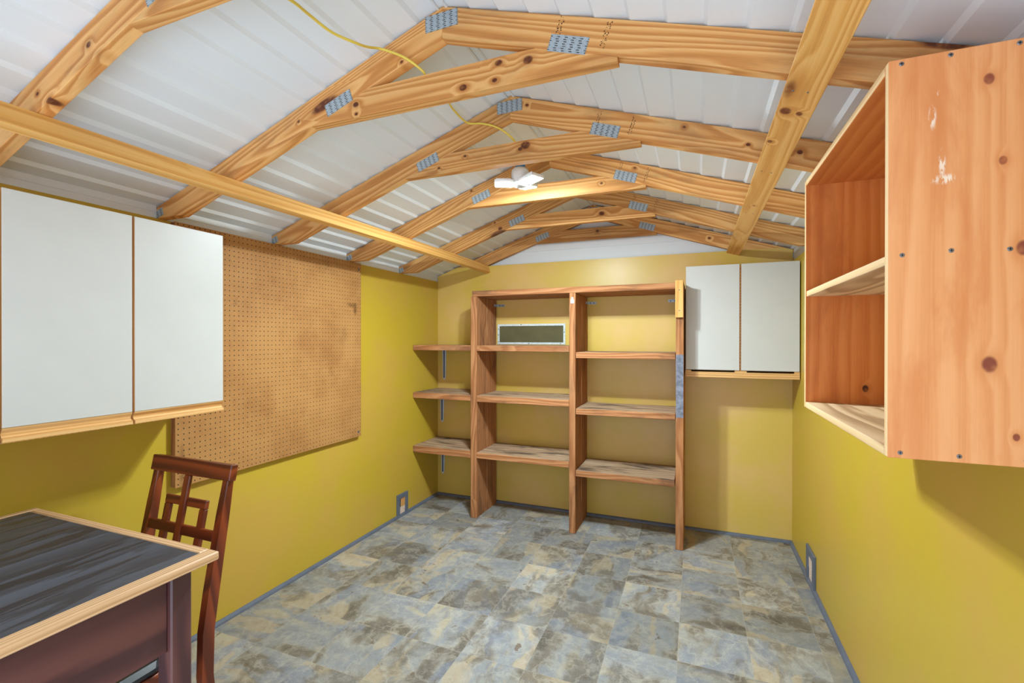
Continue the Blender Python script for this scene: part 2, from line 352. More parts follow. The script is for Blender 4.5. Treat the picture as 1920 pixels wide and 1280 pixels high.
def board(name, x, y, z, grain, mat, parent=None, bev=0.002, face_mats=None):
    """axis-aligned board; ranges x, y, z; local X runs along the grain axis, local Y along the broader other side"""
    r = {'x': x, 'y': y, 'z': z}; ax = 'xyz'
    others = sorted([a for a in ax if a != grain], key=lambda a: -(r[a][1] - r[a][0]))
    e = {a: Vector([1.0 if b == a else 0.0 for b in ax]) for a in ax}
    o = Vector((x[0], y[0], z[0])); X = e[grain]; Y = e[others[0]]; Zs = X.cross(Y)
    sgn = Zs[ax.index(others[1])]
    if sgn < 0: o[ax.index(others[1])] = r[others[1]][1]
    mw = basis(o, X, Y); bm = bmesh.new()
    box_bm(bm, 0, r[grain][1] - r[grain][0], 0, r[others[0]][1] - r[others[0]][0], 0, r[others[1]][1] - r[others[1]][0]); bevel(bm, bev)
    ob = link(name, bm, mat, parent, mw)
    if face_mats:
        for p in ob.data.polygons:
            nw = mw.to_3x3() @ p.normal
            for dirv, mi in face_mats:
                if nw.dot(Vector(dirv)) > 0.9: p.material_index = mi
    return ob
def tube_bm(bm, pts, r, seg=8):
    P = [Vector(p) for p in pts]; rings = []; up = Vector((0, 0, 1))
    for i, p in enumerate(P):
        t = (P[min(i + 1, len(P) - 1)] - P[max(i - 1, 0)]).normalized()
        a = t.cross(up); a = a.normalized() if a.length > 1e-3 else Vector((1, 0, 0)); b = t.cross(a)
        rings.append([bm.verts.new(p + a * (r * math.cos(2 * math.pi * j / seg)) + b * (r * math.sin(2 * math.pi * j / seg))) for j in range(seg)])
    for q, w in zip(rings, rings[1:]):
        for j in range(seg): bm.faces.new((q[j], q[(j + 1) % seg], w[(j + 1) % seg], w[j]))
    bm.faces.new(rings[0][::-1]); bm.faces.new(rings[-1])
def lathe_bm(bm, prof, seg=24):
    rings = [[bm.verts.new((r * math.cos(2 * math.pi * j / seg), r * math.sin(2 * math.pi * j / seg), z)) for j in range(seg)] for r, z in prof]
    for a, b in zip(rings, rings[1:]):
        for j in range(seg): bm.faces.new((a[j], a[(j + 1) % seg], b[(j + 1) % seg], b[j]))
    bm.faces.new(rings[0][::-1]); bm.faces.new(rings[-1])
def spline(pts, n=10):
    P = [Vector(p) for p in pts]; out = []
    for i in range(len(P) - 1):
        a, b, c, d = P[max(i - 1, 0)], P[i], P[i + 1], P[min(i + 2, len(P) - 1)]
        for j in range(n):
            t = j / n; out.append(0.5 * ((2 * b) + (c - a) * t + (2 * a - 5 * b + 4 * c - d) * t * t + (3 * b - a - 3 * c + d) * t ** 3))
    return out + [P[-1]]
def struct(name, bm, mat, label=None):
    return tag(link(name, bm, mat), label, None, None, 'structure')
def screw_head(parent, p, nrm, r=0.0045, name='screw', mat=None):
    bm = bmesh.new(); lathe_bm(bm, [(r, 0), (r, 0.0006), (r * .8, 0.0014)], 14)
    for s in ((r * .62, r * .13), (r * .13, r * .62)): box_bm(bm, -s[0], s[0], -s[1], s[1], 0.0012, 0.0016)
    n = Vector(nrm); X = Vector((0, 0, 1)) if abs(n.z) < .9 else Vector((1, 0, 0))
    mw = basis(p, X, n.cross(X))
    o = link(name, bm, [mat or M['screw'], M['dark']], parent, mw)
    for f in o.data.polygons:
        if all(abs(o.data.vertices[v].co.z) >= 0.00119 for v in f.vertices) and len(f.vertices) == 4 and f.center.z > 0.0011 and Vector(f.center[:2]).length < r * .66: f.material_index = 1
    return o

# ------------------------------------------------------------------ the room
ZW = 1.975
bm = bmesh.new(); box_bm(bm, -0.10, W + 0.10, YF - 0.10, 0.10, -0.05, 0.0); struct('floor', bm, M['floor'])
bm = bmesh.new(); box_bm(bm, -0.10, 0.0, YF - 0.10, 0.0, 0.0, ZW); struct('wall_left', bm, M['paint'])
bm = bmesh.new(); box_bm(bm, W, W + 0.10, YF - 0.10, 0.0, 0.0, ZW + 0.02); struct('wall_right', bm, M['paint'])
bm = bmesh.new()                                             # painted panel of the back wall, cut to the roof line at both ends
poly_bm(bm, [(0, 0), (W, 0), (W, roof(W) - 0.004), (W - 0.06, 2.094), (0.19, 2.094), (0, roof(0) - 0.002)], -0.004, 0.006)
poly_bm(bm, [(-0.10, 0), (W + 0.10, 0), (W + 0.10, 1.93), (-0.10, 1.93)], -0.05, -0.0045)
o = link('wall_back', bm, M['paint_back'], None, basis((0, 0, 0), (1, 0, 0), (0, 0, 1))); tag(o, kind='structure')
bm = bmesh.new()                                             # white lap siding seen in the gable above the panel
z = 1.90
for i in range(8):
    z0, z1 = z, z + 0.1015
    a = [bm.verts.new(v) for v in ((-0.1, 0.052, z0), (W + 0.1, 0.052, z0), (W + 0.1, 0.060, z1), (-0.1, 0.060, z1))]; bm.faces.new(a)
    b = [bm.verts.new(v) for v in ((-0.1, 0.060, z1), (W + 0.1, 0.060, z1), (W + 0.1, 0.052, z1), (-0.1, 0.052, z1))]; bm.faces.new(b)
    z = z1
struct('wall_gable', bm, M['white_metal'])
bm = bmesh.new()                                             # front wall around the open doorway the camera looks in from
for (x0, x1, z0, z1) in ((0, DOOR[0], 0, 2.0), (DOOR[1], W, 0, 2.0), (DOOR[0], DOOR[1], DOOR[2], 2.0)): box_bm(bm, x0, x1, YF - 0.10, YF, z0, z1)
poly = [(0, 2.0), (W, 2.0), (W, roof(W)), (XR, ZR), (0, roof(0))]
a = [bm.verts.new((x, YF - 0.10, z)) for x, z in poly]; b = [bm.verts.new((x, YF, z)) for x, z in poly]
bm.faces.new(a); bm.faces.new(b[::-1])
struct('wall_front', bm, M['paint'])
# ceiling: underside of white lap metal, courses 0.1 m wide running the length of the shed
bm = bmesh.new(); Y0, Y1 = YF - 0.12, 0.10
def course(xa, xb, s):
    # upslope edge lies on the rafters, downslope edge stands off, then a short return
    up, dn = 0.002, 0.013
    pts = [(xa, roof(xa) + up), (xa + (xb - xa) * 0.90, roof(xa + (xb - xa) * 0.90) + dn), (xb, roof(xb) + up)]
    for (p, q) in zip(pts, pts[1:]):
        bm.faces.new([bm.verts.new(v) for v in ((p[0], Y0, p[1]), (p[0], Y1, p[1]), (q[0], Y1, q[1]), (q[0], Y0, q[1]))])
for i in range(16):
    course(XR - 0.1 * i, XR - 0.1 * (i + 1), -1); course(XR + 0.1017 * i, XR + 0.1017 * (i + 1), 1)
bmesh.ops.remove_doubles(bm, verts=bm.verts[:], dist=0.0004)
a = [bm.verts.new((x, y, roof(x) + 0.035)) for x in (XR - 1.6, XR, XR + 1.63) for y in (Y0, Y1)]
bm.faces.new((a[0], a[1], a[3], a[2])); bm.faces.new((a[2], a[3], a[5], a[4]))
struct('ceiling', bm, M['roof'])
def flash(name, x0, x1, z0, z1, lip):
    bm = bmesh.new(); cuts = [YF - 0.1] + [v for k in range(6, -1, -1) for v in (-S * k - 0.0005, -S * k + 0.0385)] + [0.05]
    for a, b in zip(cuts[0::2], cuts[1::2]):
        if b - a < 0.02: continue
        box_bm(bm, x0, x1, a, b, z0, z1); xs = sorted((x1 if lip > 0 else x0, (x1 if lip > 0 else x0) + lip))
        box_bm(bm, xs[0], xs[1], a, b, (z0 + z1) / 2, (z0 + z1) / 2 + 0.003)
    struct(name, bm, M['white_metal'])
flash('trim_1', -0.018, -0.008, ZW + .0005, roof(-0.012) + 0.010, 0.003)
flash('trim_2', W + 0.008, W + 0.018, ZW + .0205, roof(W + 0.012) + 0.010, -0.003)
bm = bmesh.new()                                             # ridge channel
for s in (-1, 1):
    xs = sorted((XR + s * 0.012, XR + s * 0.020)); box_bm(bm, xs[0], xs[1], Y0, Y1, roof(XR + s * 0.02) - 0.002, ZR + 0.004)
poly_bm(bm, [(XR - 0.012, ZR - 0.001), (XR + 0.012, ZR - 0.001), (XR + 0.012, ZR + 0.006), (XR - 0.012, ZR + 0.006)], 0, 0.001)
struct('trim_3', bm, M['white_metal'])
def quarter(name, p0, p1, inward):
    P0, P1 = Vector(p0), Vector(p1); inn = Vector(inward); r = 0.019; prof = [(0, 0), (r, 0)] + [(r * math.cos(t), r * math.sin(t)) for t in (0.4, 0.8, 1.2)] + [(0, r)]
    bm = bmesh.new(); A = [bm.verts.new(P0 + inn * a + Vector((0, 0, b))) for a, b in prof]; B = [bm.verts.new(P1 + inn * a + Vector((0, 0, b))) for a, b in prof]; n = len(prof)
    bm.faces.new(A); bm.faces.new(B[::-1])
    for i in range(n): bm.faces.new((A[i], A[(i + 1) % n], B[(i + 1) % n], B[i]))
    struct(name, bm, M['trim_grey'])
quarter('baseboard_left', (0, YF, 0), (0, -0.004, 0), (1, 0, 0))
quarter('baseboard_right', (W, YF, 0), (W, -0.004, 0), (-1, 0, 0))
quarter('baseboard_back', (0, -0.006, 0), (W, -0.006, 0), (0, -1, 0))

# ------------------------------------------------------------------ roof trusses
random.seed(4)
def stamp(parent, x, z, y, X):
    bm = bmesh.new(); Xd = Vector(X).normalized()
    for col in (0, 1):
        t = -0.036
        while t < 0.036:
            w = random.uniform(0.003, 0.006); cx = col * 0.010 + random.uniform(-.0005, .0005)
            for kx in range(random.choice((1, 2, 2))):
                a = cx + random.uniform(-0.003, 0.003); box_bm(bm, a - 0.0006, a + random.uniform(0.0008, 0.0030), t, t + random.choice((0.0007, w * .8)), 0, 0.0003)
            t += w + 0.0012
    Yd = Vector((-Xd.z, 0, Xd.x))
    link('grade_stamp', bm, M['ink'], parent, basis((x, y - 0.0004, z), Xd, Yd) @ Matrix.Rotation(0.0, 4, 'Z') @ Matrix.Diagonal((1, 1, 1, 1)) if False else basis((x, y, z), Xd, Yd))
def plate(parent, x, z, y, slope, w=0.122, h=0.050):
    bm = bmesh.new(); box_bm(bm, -w / 2, w / 2, -h / 2, h / 2, 0, 0.0012)
    X = Vector((1, 0, slope)).normalized(); Y = Vector((-X.z, 0, X.x))
    return link('nail_plate', bm, M['plate'], parent, basis((x, y, z), X, Y))
def truss(kk, label, dz=0.0, stamps=True, knots=()):
    y = -S * kk; t = thing('roof_truss', (XR, y, ZW), label, 'roof truss', 'pine roof trusses'); D = 0.106; E = (0, 0.038, 0)
    zb = lambda x: roof(x) - D
    xl = XR - (ZR - D - ZW) / SL; xr_ = XR + (ZR - D - ZW - 0.02) / SR
    left = prism('rafter', [(XR, y, ZR), (XR, y, ZR - D), (xl, y, ZW + .0005), (-0.05, y, ZW + .0005), (-0.05, y, roof(-0.05))], E, (1, 0, SL), M['pine'], t)
    right = prism('rafter', [(XR, y, ZR), (XR, y, ZR - D), (xr_, y, ZW + .0205), (W + 0.05, y, ZW + .0205), (W + 0.05, y, roof(W + 0.05))], E, (1, 0, -SR), M['pine'], t)
    z0, z1 = 2.236 + dz, 2.330 + dz; xa = lambda z: XR - (ZR - D - z) / SL; xb = lambda z: XR + (ZR - D - z) / SR; e = 0.0008
    collar = prism('collar_tie', [(xa(z0) + e, y, z0), (xb(z0 + .013), y, z0), (xb(z0 + .013) - e, y, z0 + .013), (xb(z1) - e, y, z1), (xa(z1) + e, y, z1)], E, (1, 0, 0), M['pine'], t)
    for o, key in ((left, 'L'), (right, 'R'), (collar, 'C')):
        inv = world_of(o).inverted(); sp = [(inv @ Vector((a, y, b)), r) for kx, a, b, r in knots if kx == key]
        if sp: o.data.materials[0] = knotty([(v.x, v.y, r) for v, r in sp])
    yp = y - 0.0002
    plate(t, 1.447, 2.494, yp, 0.02, 0.122, 0.054); plate(t, 1.017, 2.301 + dz * .5, yp, SL, 0.122, 0.046); plate(t, 1.879, 2.316 + dz * .5, yp, -SR)
    plate(t, 0.012, 1.998, yp, SL, 0.05, 0.034); plate(t, W - 0.012, roof(W - .012) - 0.04, yp, -SR, 0.05, 0.034)
    if stamps: stamp(t, 1.845, roof(1.845) - 0.045, yp, (1, 0, -SR)); stamp(t, 1.985, roof(1.985) - 0.05, yp, (1, 0, -SR))
    return t
truss(5, 'pine roof truss at the upper left corner, only its knotty left rafter in view', knots=(('L', .72, 2.224, .009), ('L', .77, 2.176, .014), ('L', .474, 2.14, .006), ('L', .533, 2.107, .013), ('L', .948, 2.206, .012)))
truss(4, 'large pine roof truss with the yellow cord over its left rafter, second nearest', knots=(('C', 1.654, 2.310, .011), ('C', 1.752, 2.298, .014), ('C', 1.64, 2.258, .008), ('C', 1.528, 2.257, .012), ('C', 1.095, 2.281, .011), ('C', 1.097, 2.247, .006), ('L', .825, 2.266, .006), ('L', 1.29, 2.392, .006)))
truss(3, 'pine roof truss just in front of the bright ceiling lamp', knots=(('C', 1.524, 2.307, .020), ('C', 1.50, 2.294, .010), ('C', 1.221, 2.301, .006), ('C', 1.08, 2.264, .006), ('R', 2.192, 2.277, .006), ('R', 2.419, 2.173, .007), ('R', 1.531, 2.485, .007), ('R', 2.588, 2.12, .009)))
truss(2, 'pine roof truss right behind the bright ceiling lamp', 0.012, knots=(('L', .951, 2.402 - .05, .007), ('R', 1.929, 2.36, .006), ('C', 1.75, 2.30, .007)))
truss(1, 'pine roof truss one bay before the back wall', 0.012, True, (('C', 1.637, 2.299, .016), ('L', .885, 2.26, .014), ('L', .84, 2.31, .006)))
truss(0, 'pine roof truss standing on the back wall against the white gable', 0.024, False, (('C', 1.488, 2.325, .012), ('R', 2.33, 2.20, .009)))

def under(x, d):                                              # point d below the rafters' undersides, square to the slope
    s = SL if x < XR else -SR; n = Vector((s, -1)).normalized(); return Vector((x + n.x * d, roof(x) - 0.1065 + n.y * d))
def brace_board(a, b, d, ln, parent):
    e = d - a
    return prism('brace_board', [(a.x, -3.60, a.y), (a.x, -3.60 + ln, a.y), (b.x, -3.60 + ln, b.y), (b.x, -3.60, b.y)], (e.x, 0, e.y), (0, 1, 0), M['pine_pale'], parent)
t = thing('roof_brace', (0.5, -1.83, 2.02), 'long pine board on edge under the left roof slope, above the white double cabinet', 'roof brace')
lft = []
for y, xo in ((-3.60, 0.462), (-0.008, 0.513)):
    lft.append([Vector((q.x, y, q.y)) for q in (under(xo, 0), under(xo, 0.070), under(xo - 0.030, 0))])
prism('brace_board', [lft[0][0], lft[1][0], lft[1][1], lft[0][1]], lft[0][2] - lft[0][0], lft[1][0] - lft[0][0], M['pine_pale'], t)
t2 = thing('roof_brace', (2.5, -1.83, 2.06), 'wide flat pine board nailed under the right roof slope, above the orange shelf box', 'roof brace')
a, b, c_, d_ = under(2.454, 0), under(2.541, 0), under(2.541, 0.030), under(2.454, 0.030)
rb = brace_board(a, b, d_, 3.590, t2); inv = world_of(rb).inverted()
sp = [(inv @ Vector((x, y, under(x, 0.030).y)), r) for x, y, r in ((2.468, -2.305, .017), (2.502, -2.299, .010), (2.458, -2.087, .009), (2.49, -1.342, .006))]
rb.data.materials[0] = wood('brace_pine_knotty', spots=tuple((v.x, v.y, v.z, r) for v, r in sp), **PALE)
for kk in (1, 2, 3, 4):
    for f in (0.25, 0.62):
        q = under(2.454 + 0.087 * f, 0.030); screw_head(t2, (q.x, -S * kk + 0.019, q.y), (-SR, 0, -1), 0.0028, 'nail')

# ------------------------------------------------------------------ yellow cord and ceiling lamp
path = [(1.12, -3.05, 2.36), (1.205, -2.93, 2.335), (1.225, -2.85, 2.343), (1.19, -2.75, 2.377), (1.19, -2.66, 2.382), (1.216, -2.58, 2.39), (1.214, -2.52, 2.413),
        (1.226, -2.462, 2.437), (1.314, -2.460, 2.391), (1.36, -2.425, 2.358), (1.36, -2.39, 2.352), (1.309, -2.25, 2.393), (1.277, -2.1, 2.426), (1.241, -1.98, 2.448),
        (1.245, -1.855, 2.444), (1.314, -1.846, 2.432), (1.376, -1.838, 2.412), (1.416, -1.80, 2.393), (1.443, -1.74, 2.366), (1.411, -1.62, 2.372), (1.396, -1.556, 2.395), (1.395, -1.55, 2.374)]
path[0] = (1.08, -3.04, 2.395)
bm = bmesh.new(); tube_bm(bm, spline(path, 8), 0.0042, 8)
tag(link('power_cord', bm, M['cord'], smooth=True), 'yellow power cord draped over the trusses to the ceiling lamp', 'cord')

LX, LY = 1.395, -1.55
t = thing('ceiling_lamp', (LX, LY, 2.17), 'bright white three-panel lamp hanging from the yellow cord under the ridge', 'lamp')
bm = bmesh.new(); lathe_bm(bm, [(0.016, 2.30), (0.026, 2.305), (0.026, 2.345), (0.020, 2.372)]); link('lamp_socket', bm, M['lamp_blue'], t, Matrix.Translation((LX, LY, 0)), True)
bm = bmesh.new(); lathe_bm(bm, [(0.030, 2.222), (0.040, 2.228), (0.044, 2.25), (0.046, 2.285), (0.044, 2.303), (0.030, 2.316)], 32); link('lamp_body', bm, M['lamp_white'], t, Matrix.Translation((LX, LY, 0)), True)
for az, tilt in ((-158, 0), (-28, 4), (84, 12)):
    R = Matrix.Translation((LX, LY, 2.238)) @ Matrix.Rotation(math.radians(az), 4, 'Z') @ Matrix.Translation((0.036, 0, 0)) @ Matrix.Rotation(math.radians(-tilt), 4, 'Y')
    bm = bmesh.new(); box_bm(bm, 0.0, 0.095, -0.040, 0.040, -0.006, 0.008)
    for i in range(7): box_bm(bm, 0.012, 0.088, -0.034 + i * 0.0105, -0.030 + i * 0.0105, 0.008, 0.016)
    pn = link('lamp_panel', bm, M['lamp_white'], t, R)
    bm = bmesh.new(); box_bm(bm, 0.006, 0.089, -0.034, 0.034, -0.0085, -0.0062); link('lens', bm, M['lens'], pn, R)
    bm = bmesh.new(); tube_bm(bm, [(-0.012, -0.012, 0), (-0.012, 0.012, 0)], 0.008, 10); box_bm(bm, -0.012, 0.002, -0.012, 0.012, -0.004, 0.004); link('hinge', bm, M['lamp_white'], pn, R)

# ------------------------------------------------------------------ left wall: pegboard, white double cabinet
PY0, PY1, PZ0, PZ1 = -2.385, -1.12, 0.757, 1.972
t = thing('pegboard', (0.0, PY0, PZ0), 'brown pegboard on the left wall beside the white double cabinet', 'pegboard')
bm = bmesh.new(); box_bm(bm, 0, PY1 - PY0, 0, PZ1 - PZ0, 0, 0.006); link('panel', bm, M['peg'], t, basis((0.026, PY0, PZ0), (0, 1, 0), (0, 0, 1)))
for (y0, y1, z0, z1, g) in ((PY0 + .001, PY0 + .04, PZ0 + .002, PZ1 - .002, 'z'), (PY1 - .06, PY1 - .021, PZ0 + .002, PZ1 - .002, 'z'), (PY0 + .042, PY1 - .062, PZ0 + .01, PZ0 + .05, 'y'), (PY0 + .042, PY1 - .062, PZ1 - .05, PZ1 - .01, 'y')):
    board('batten', (0.0005, 0.0255), (y0, y1), (z0, z1), g, M['barn'], t, 0.001)
for (y, z) in ((PY1 - .022, PZ1 - .045), (PY1 - .025, PZ0 + .03), (PY0 + .022, PZ0 + .125)): screw_head(t, (0.0322, y, z), (1, 0, 0), 0.009)

def pull_rail(parent, y0, y1, xf, z1, h, wd):
    prof = [(0, 0), (-0.002, -0.006), (-0.010, -0.016), (-0.011, -0.022), (-0.006, -0.028), (0.003, -0.032), (0.003, -h), (-wd, -h), (-wd, 0)]
    bm = bmesh.new(); poly_bm(bm, [(a, b) for a, b in prof], 0, y1 - y0)
    bm2 = bm; mw = basis((xf, y1, z1), (1, 0, 0), (0, 0, 1))     # profile in x,z; length toward -y
    for v in bm2.verts: v.co = Vector((v.co.z, v.co.x, v.co.y))   # grain axis = local X
    M2 = Matrix(((0, 1, 0, xf), (1, 0, 0, y0), (0, 0, 1, z1), (0, 0, 0, 1)))
    # mirrored frame: bake to world axes with the grain along local X
    for v in bm2.verts: v.co = Vector((v.co.x, -v.co.y, v.co.z))
    mw = Matrix(((0, -1, 0, xf), (1, 0, 0, y0), (0, 0, 1, z1), (0, 0, 0, 1)))
    return link('finger_pull', bm2, M['oak'], parent, mw)
t = thing('wall_cabinet', (0.15, -2.71, 1.12), 'white double wall cabinet on the left wall above the dark table', 'cabinet', 'white double wall cabinets')
XF, CZ0, CZ1 = 0.305, 1.168, 1.890
bm = bmesh.new()
box_bm(bm, 0.001, 0.284, -2.375, -2.36, 1.118, CZ1 - .004); box_bm(bm, 0.001, 0.284, -3.16, -3.145, 1.118, CZ1 - .004)
box_bm(bm, 0.001, 0.284, -3.145, -2.375, CZ1 - .019, CZ1 - .004); box_bm(bm, 0.001, 0.284, -3.145, -2.375, 1.118, 1.133); box_bm(bm, 0.001, 0.007, -3.145, -2.375, 1.133, CZ1 - .019)
box_bm(bm, 0.262, 0.2845, -2.715, -2.690, 1.133, CZ1 - .019); link('carcass', bm, M['oak'], t)
board('face_stile', (0.284, 0.304), (-3.16, -3.066), (1.118, CZ1), 'z', M['pine'], t)
for (y0, y1) in ((-3.058, -2.711), (-2.703, -2.357)):
    dd = board('door', (XF - .019, XF), (y0, y1), (CZ0, CZ1), 'z', [M['laminate'], M['oak']], t, 0.0012, (((0, -1, 0), 1), ((0, 1, 0), 1)))
    pull_rail(dd, y0, y1, XF, CZ0 - .0005, 0.044, 0.019)

# ------------------------------------------------------------------ framed openings low on both side walls
def opening(nx, y0, y1, h, fw, label):
    x = 0.0 if nx > 0 else W; t = thing('wall_opening', (x, (y0 + y1) / 2, 0.0), label, 'wall opening', 'framed openings low on the side walls')
    bm = bmesh.new()
    for (a, b, c, d) in ((y0, y0 + fw, 0.0, h), (y1 - fw, y1, 0.0, h), (y0 + fw, y1 - fw, h - fw, h)):
        xs = sorted((x, x + nx * 0.013)); box_bm(bm, xs[0], xs[1], a, b, c, d)
    bevel(bm, 0.002); link('frame', bm, M['trim_grey'], t)
    xs = sorted((x + nx * .0005, x + nx * .004)); bm = bmesh.new(); box_bm(bm, xs[0], xs[1], y0 + fw, y1 - fw, 0.02, h * .42); link('backing', bm, M['insul'], t)
    xs = sorted((x + nx * .0005, x + nx * .006)); ym = y0 + fw + (y1 - y0 - 2 * fw) * (.28 if nx > 0 else 0)
    if nx > 0:
        board('stud', xs, (ym, y1 - fw), (h * .42, h - fw), 'z', M['pine'], t, 0.0005)
        xs = sorted((x + nx * .0005, x + nx * .002)); bm = bmesh.new(); box_bm(bm, xs[0], xs[1], y0 + fw, ym, h * .42, h - fw); link('gap_shade', bm, M['dark'], t)  # flat dark sheet painted as the shade beside the stud, no real depth
    else:
        bm = bmesh.new(); box_bm(bm, xs[0], xs[1], y0 + fw, y1 - fw, h * .42, h - fw); link('liner', bm, M['insul'], t)
opening(1, -0.656, -0.507, 0.182, 0.036, 'grey framed opening with bare wood inside, at the foot of the left wall')
opening(-1, -0.716, -0.515, 0.205, 0.045, 'grey framed opening with pale filling, at the foot of the right wall')

# ------------------------------------------------------------------ back wall: shelving unit, corner shelves, vent, cabinet
YB, YS = -0.0075, -0.42
t = thing('shelving_unit', (1.35, -0.21, 0.0), 'tall rough wooden two-bay shelving unit against the back wall', 'shelving unit')
def upright(x0, x1, z1):
    u = board('upright', (x0, x1), (YS, -0.222), (0, z1), 'z', M['barn'], t, 0.003)
    board('rear_board', (x0 + .001, x1 + .002), (-0.219, YB - .019), (0, z1), 'z', M['barn'], u, 0.003)
    return u
upright(0.546, 0.600, 1.784); upright(1.362, 1.409, 1.784); u3 = upright(2.110, 2.160, 1.830)
board('top_board', (0.556, 2.109), (YS + .004, YB), (1.7845, 1.829), 'x', M['barn'], t, 0.003)
def shelf(x0, x1, z1, th=0.046, lift=0.0):
    board('shelf', (x0 + .0005, x1 - .0005), (YS - .004, YB - .02), (z1 - th, z1), 'x', [M['barn'], M['barn_top']], t, 0.003, (((0, 0, 1), 1),))
shelf(0.600, 1.362, 1.391); shelf(0.600, 1.362, 0.988, 0.050); shelf(0.600, 1.362, 0.531)
shelf(1.412, 2.108, 1.345, 0.044); shelf(1.412, 2.108, 0.930, 0.044); shelf(1.412, 2.104, 0.472, 0.044)
blk = board('cap_block', (2.106, 2.158), (YS - .022, YS - .0005), (1.588, 1.842), 'z', M['pine_pale'], t, 0.002)
screw_head(blk, (2.132, YS - .0222, 1.775), (0, -1, 0), 0.004); screw_head(blk, (2.132, YS - .0222, 1.635), (0, -1, 0), 0.004)
bm = bmesh.new(); box_bm(bm, 2.111, 2.159, YS - .0012, YS - .0002, 0.905, 1.335); link('painted_patch', bm, plain('blue_grey_smear', C(120, 124, 140), 0.6, 0.3, mottle=.35, mscale=26), t)
for (x, sgn) in ((0.603, 1), (1.412, 1), (2.108, -1)):
    bm = bmesh.new(); xs = sorted((x, x + sgn * .070)); box_bm(bm, xs[0], xs[1], YB - .002, YB, 1.727, 1.747)
    xs = sorted((x, x + sgn * .002)); box_bm(bm, xs[0], xs[1], YB - .075, YB - .002, 1.727, 1.747)
    br = link('angle_bracket', bm, M['galv'], t)
    for q in (.022, .052): screw_head(br, (x + sgn * q, YB - .0021, 1.737), (0, -1, 0), .004, mat=M['dark'])
bm = bmesh.new(); poly_bm(bm, [(-.013, -.022), (.013, -.022), (.013, .004), (.006, .010), (.006, .024), (-.006, .024), (-.006, .010), (-.013, .004)], 0, .004)
link('hook_plate', bm, M['galv'], t, basis((1.386, YS - .0002, 1.728), (1, 0, 0), (0, 0, 1)))

for i, (z1, th, bz, bx, lab) in enumerate(((1.391, 0.044, 1.068, 0.070, 'topmost of the three short corner shelves left of the shelving unit'),
                                       (0.990, 0.048, 0.676, 0.048, 'middle one of the three short corner shelves left of the shelving unit'),
                                       (0.538, 0.056, 0.199, 0.056, 'lowest of the three short corner shelves left of the shelving unit'))):
    t = thing('corner_shelf', (0.27, -0.21, z1 - th), lab, 'shelf', 'short corner shelves')
    board('shelf_board', (0.001, 0.5455), (YS - .002, YB), (z1 - th, z1), 'x', [M['barn'], M['barn_top']], t, 0.003, (((0, 0, 1), 1),))
    bm = bmesh.new(); w = 0.020; zt = z1 - th - .0005
    poly_bm(bm, [(-w, zt), (w, zt), (w * .7, bz + .02), (w * .35, bz), (-w * .35, bz), (-w * .7, bz + .02)], 0, 0.003)
    br = link('shelf_bracket', bm, M['bracket_blue'], t, basis((bx, YB, 0), (1, 0, 0), (0, 0, 1)))
    bm = bmesh.new(); box_bm(bm, bx - .006, bx + .006, YB - .010, YB - .003, bz + .015, zt - .004); box_bm(bm, bx - .012, bx + .012, -0.30, YB - .003, zt - .0035, zt)
    link('bracket_arm', bm, M['trim_grey'], br)

t = thing('wall_vent', (0.916, -0.006, 1.397), 'rectangular screened vent with white frame behind the upper left bay', 'vent')
bm = bmesh.new()
for (a, b, c, d) in ((0.609, 1.223, 1.556, 1.573), (0.609, 1.223, 1.397, 1.414), (0.609, 0.626, 1.414, 1.556), (1.206, 1.223, 1.414, 1.556)): box_bm(bm, a, b, -0.013, -0.0062, c, d)
bevel(bm, .001); f = link('frame', bm, plain('chipped_white_paint', C(206, 214, 216), 0.5, 0.3, mottle=.12, mscale=60), t)
bm = bmesh.new(); box_bm(bm, 0, .582, 0, .144, 0, .002); link('screen', bm, M['screen'], t, basis((0.625, -0.0065, 1.413), (1, 0, 0), (0, 0, 1)))
for (x, z) in ((0.617, 1.53), (0.617, 1.48), (0.617, 1.42), (0.83, 1.567), (1.214, 1.50), (1.18, 1.404), (0.90, 1.404)): screw_head(t, (x, -.0132, z), (0, -1, 0), .004, mat=M['dark'])

t = thing('wall_cabinet', (2.52, -0.15, 1.178), 'white double wall cabinet on the back wall right of the shelving unit', 'cabinet', 'white double wall cabinets')
YC = -0.29
bm = bmesh.new()
for b in ((2.170, 2.184, YC + .02, YB, 1.178, 1.945), (2.850, 2.864, YC + .02, YB, 1.178, 1.945), (2.184, 2.850, YC + .02, YB, 1.932, 1.945), (2.184, 2.850, YC + .05, YB, 1.182, 1.196), (2.184, 2.850, YB - .006, YB, 1.196, 1.932), (2.506, 2.530, YC + .0195, YC + .05, 1.196, 1.932)): box_bm(bm, *b)
link('carcass', bm, M['oak'], t)
for (x0, x1) in ((2.171, 2.512), (2.523, 2.866)):
    board('door', (x0, x1), (YC, YC + .019), (1.229, 1.952), 'z', [M['laminate'], M['oak']], t, 0.0012, (((1, 0, 0), 1), ((-1, 0, 0), 1)))
bm = bmesh.new(); poly_bm(bm, [(0, 0), (.698, 0), (.698, .0485), (.668, .0485), (.668, .037), (.388, .037), (.388, .0485), (.315, .0485), (.315, .037), (.038, .037), (.038, .0485), (0, .0485)], 0, .019)
link('finger_pull', bm, M['oak'], t, basis((2.169, YC + .019, 1.178), (1, 0, 0), (0, 0, 1)))

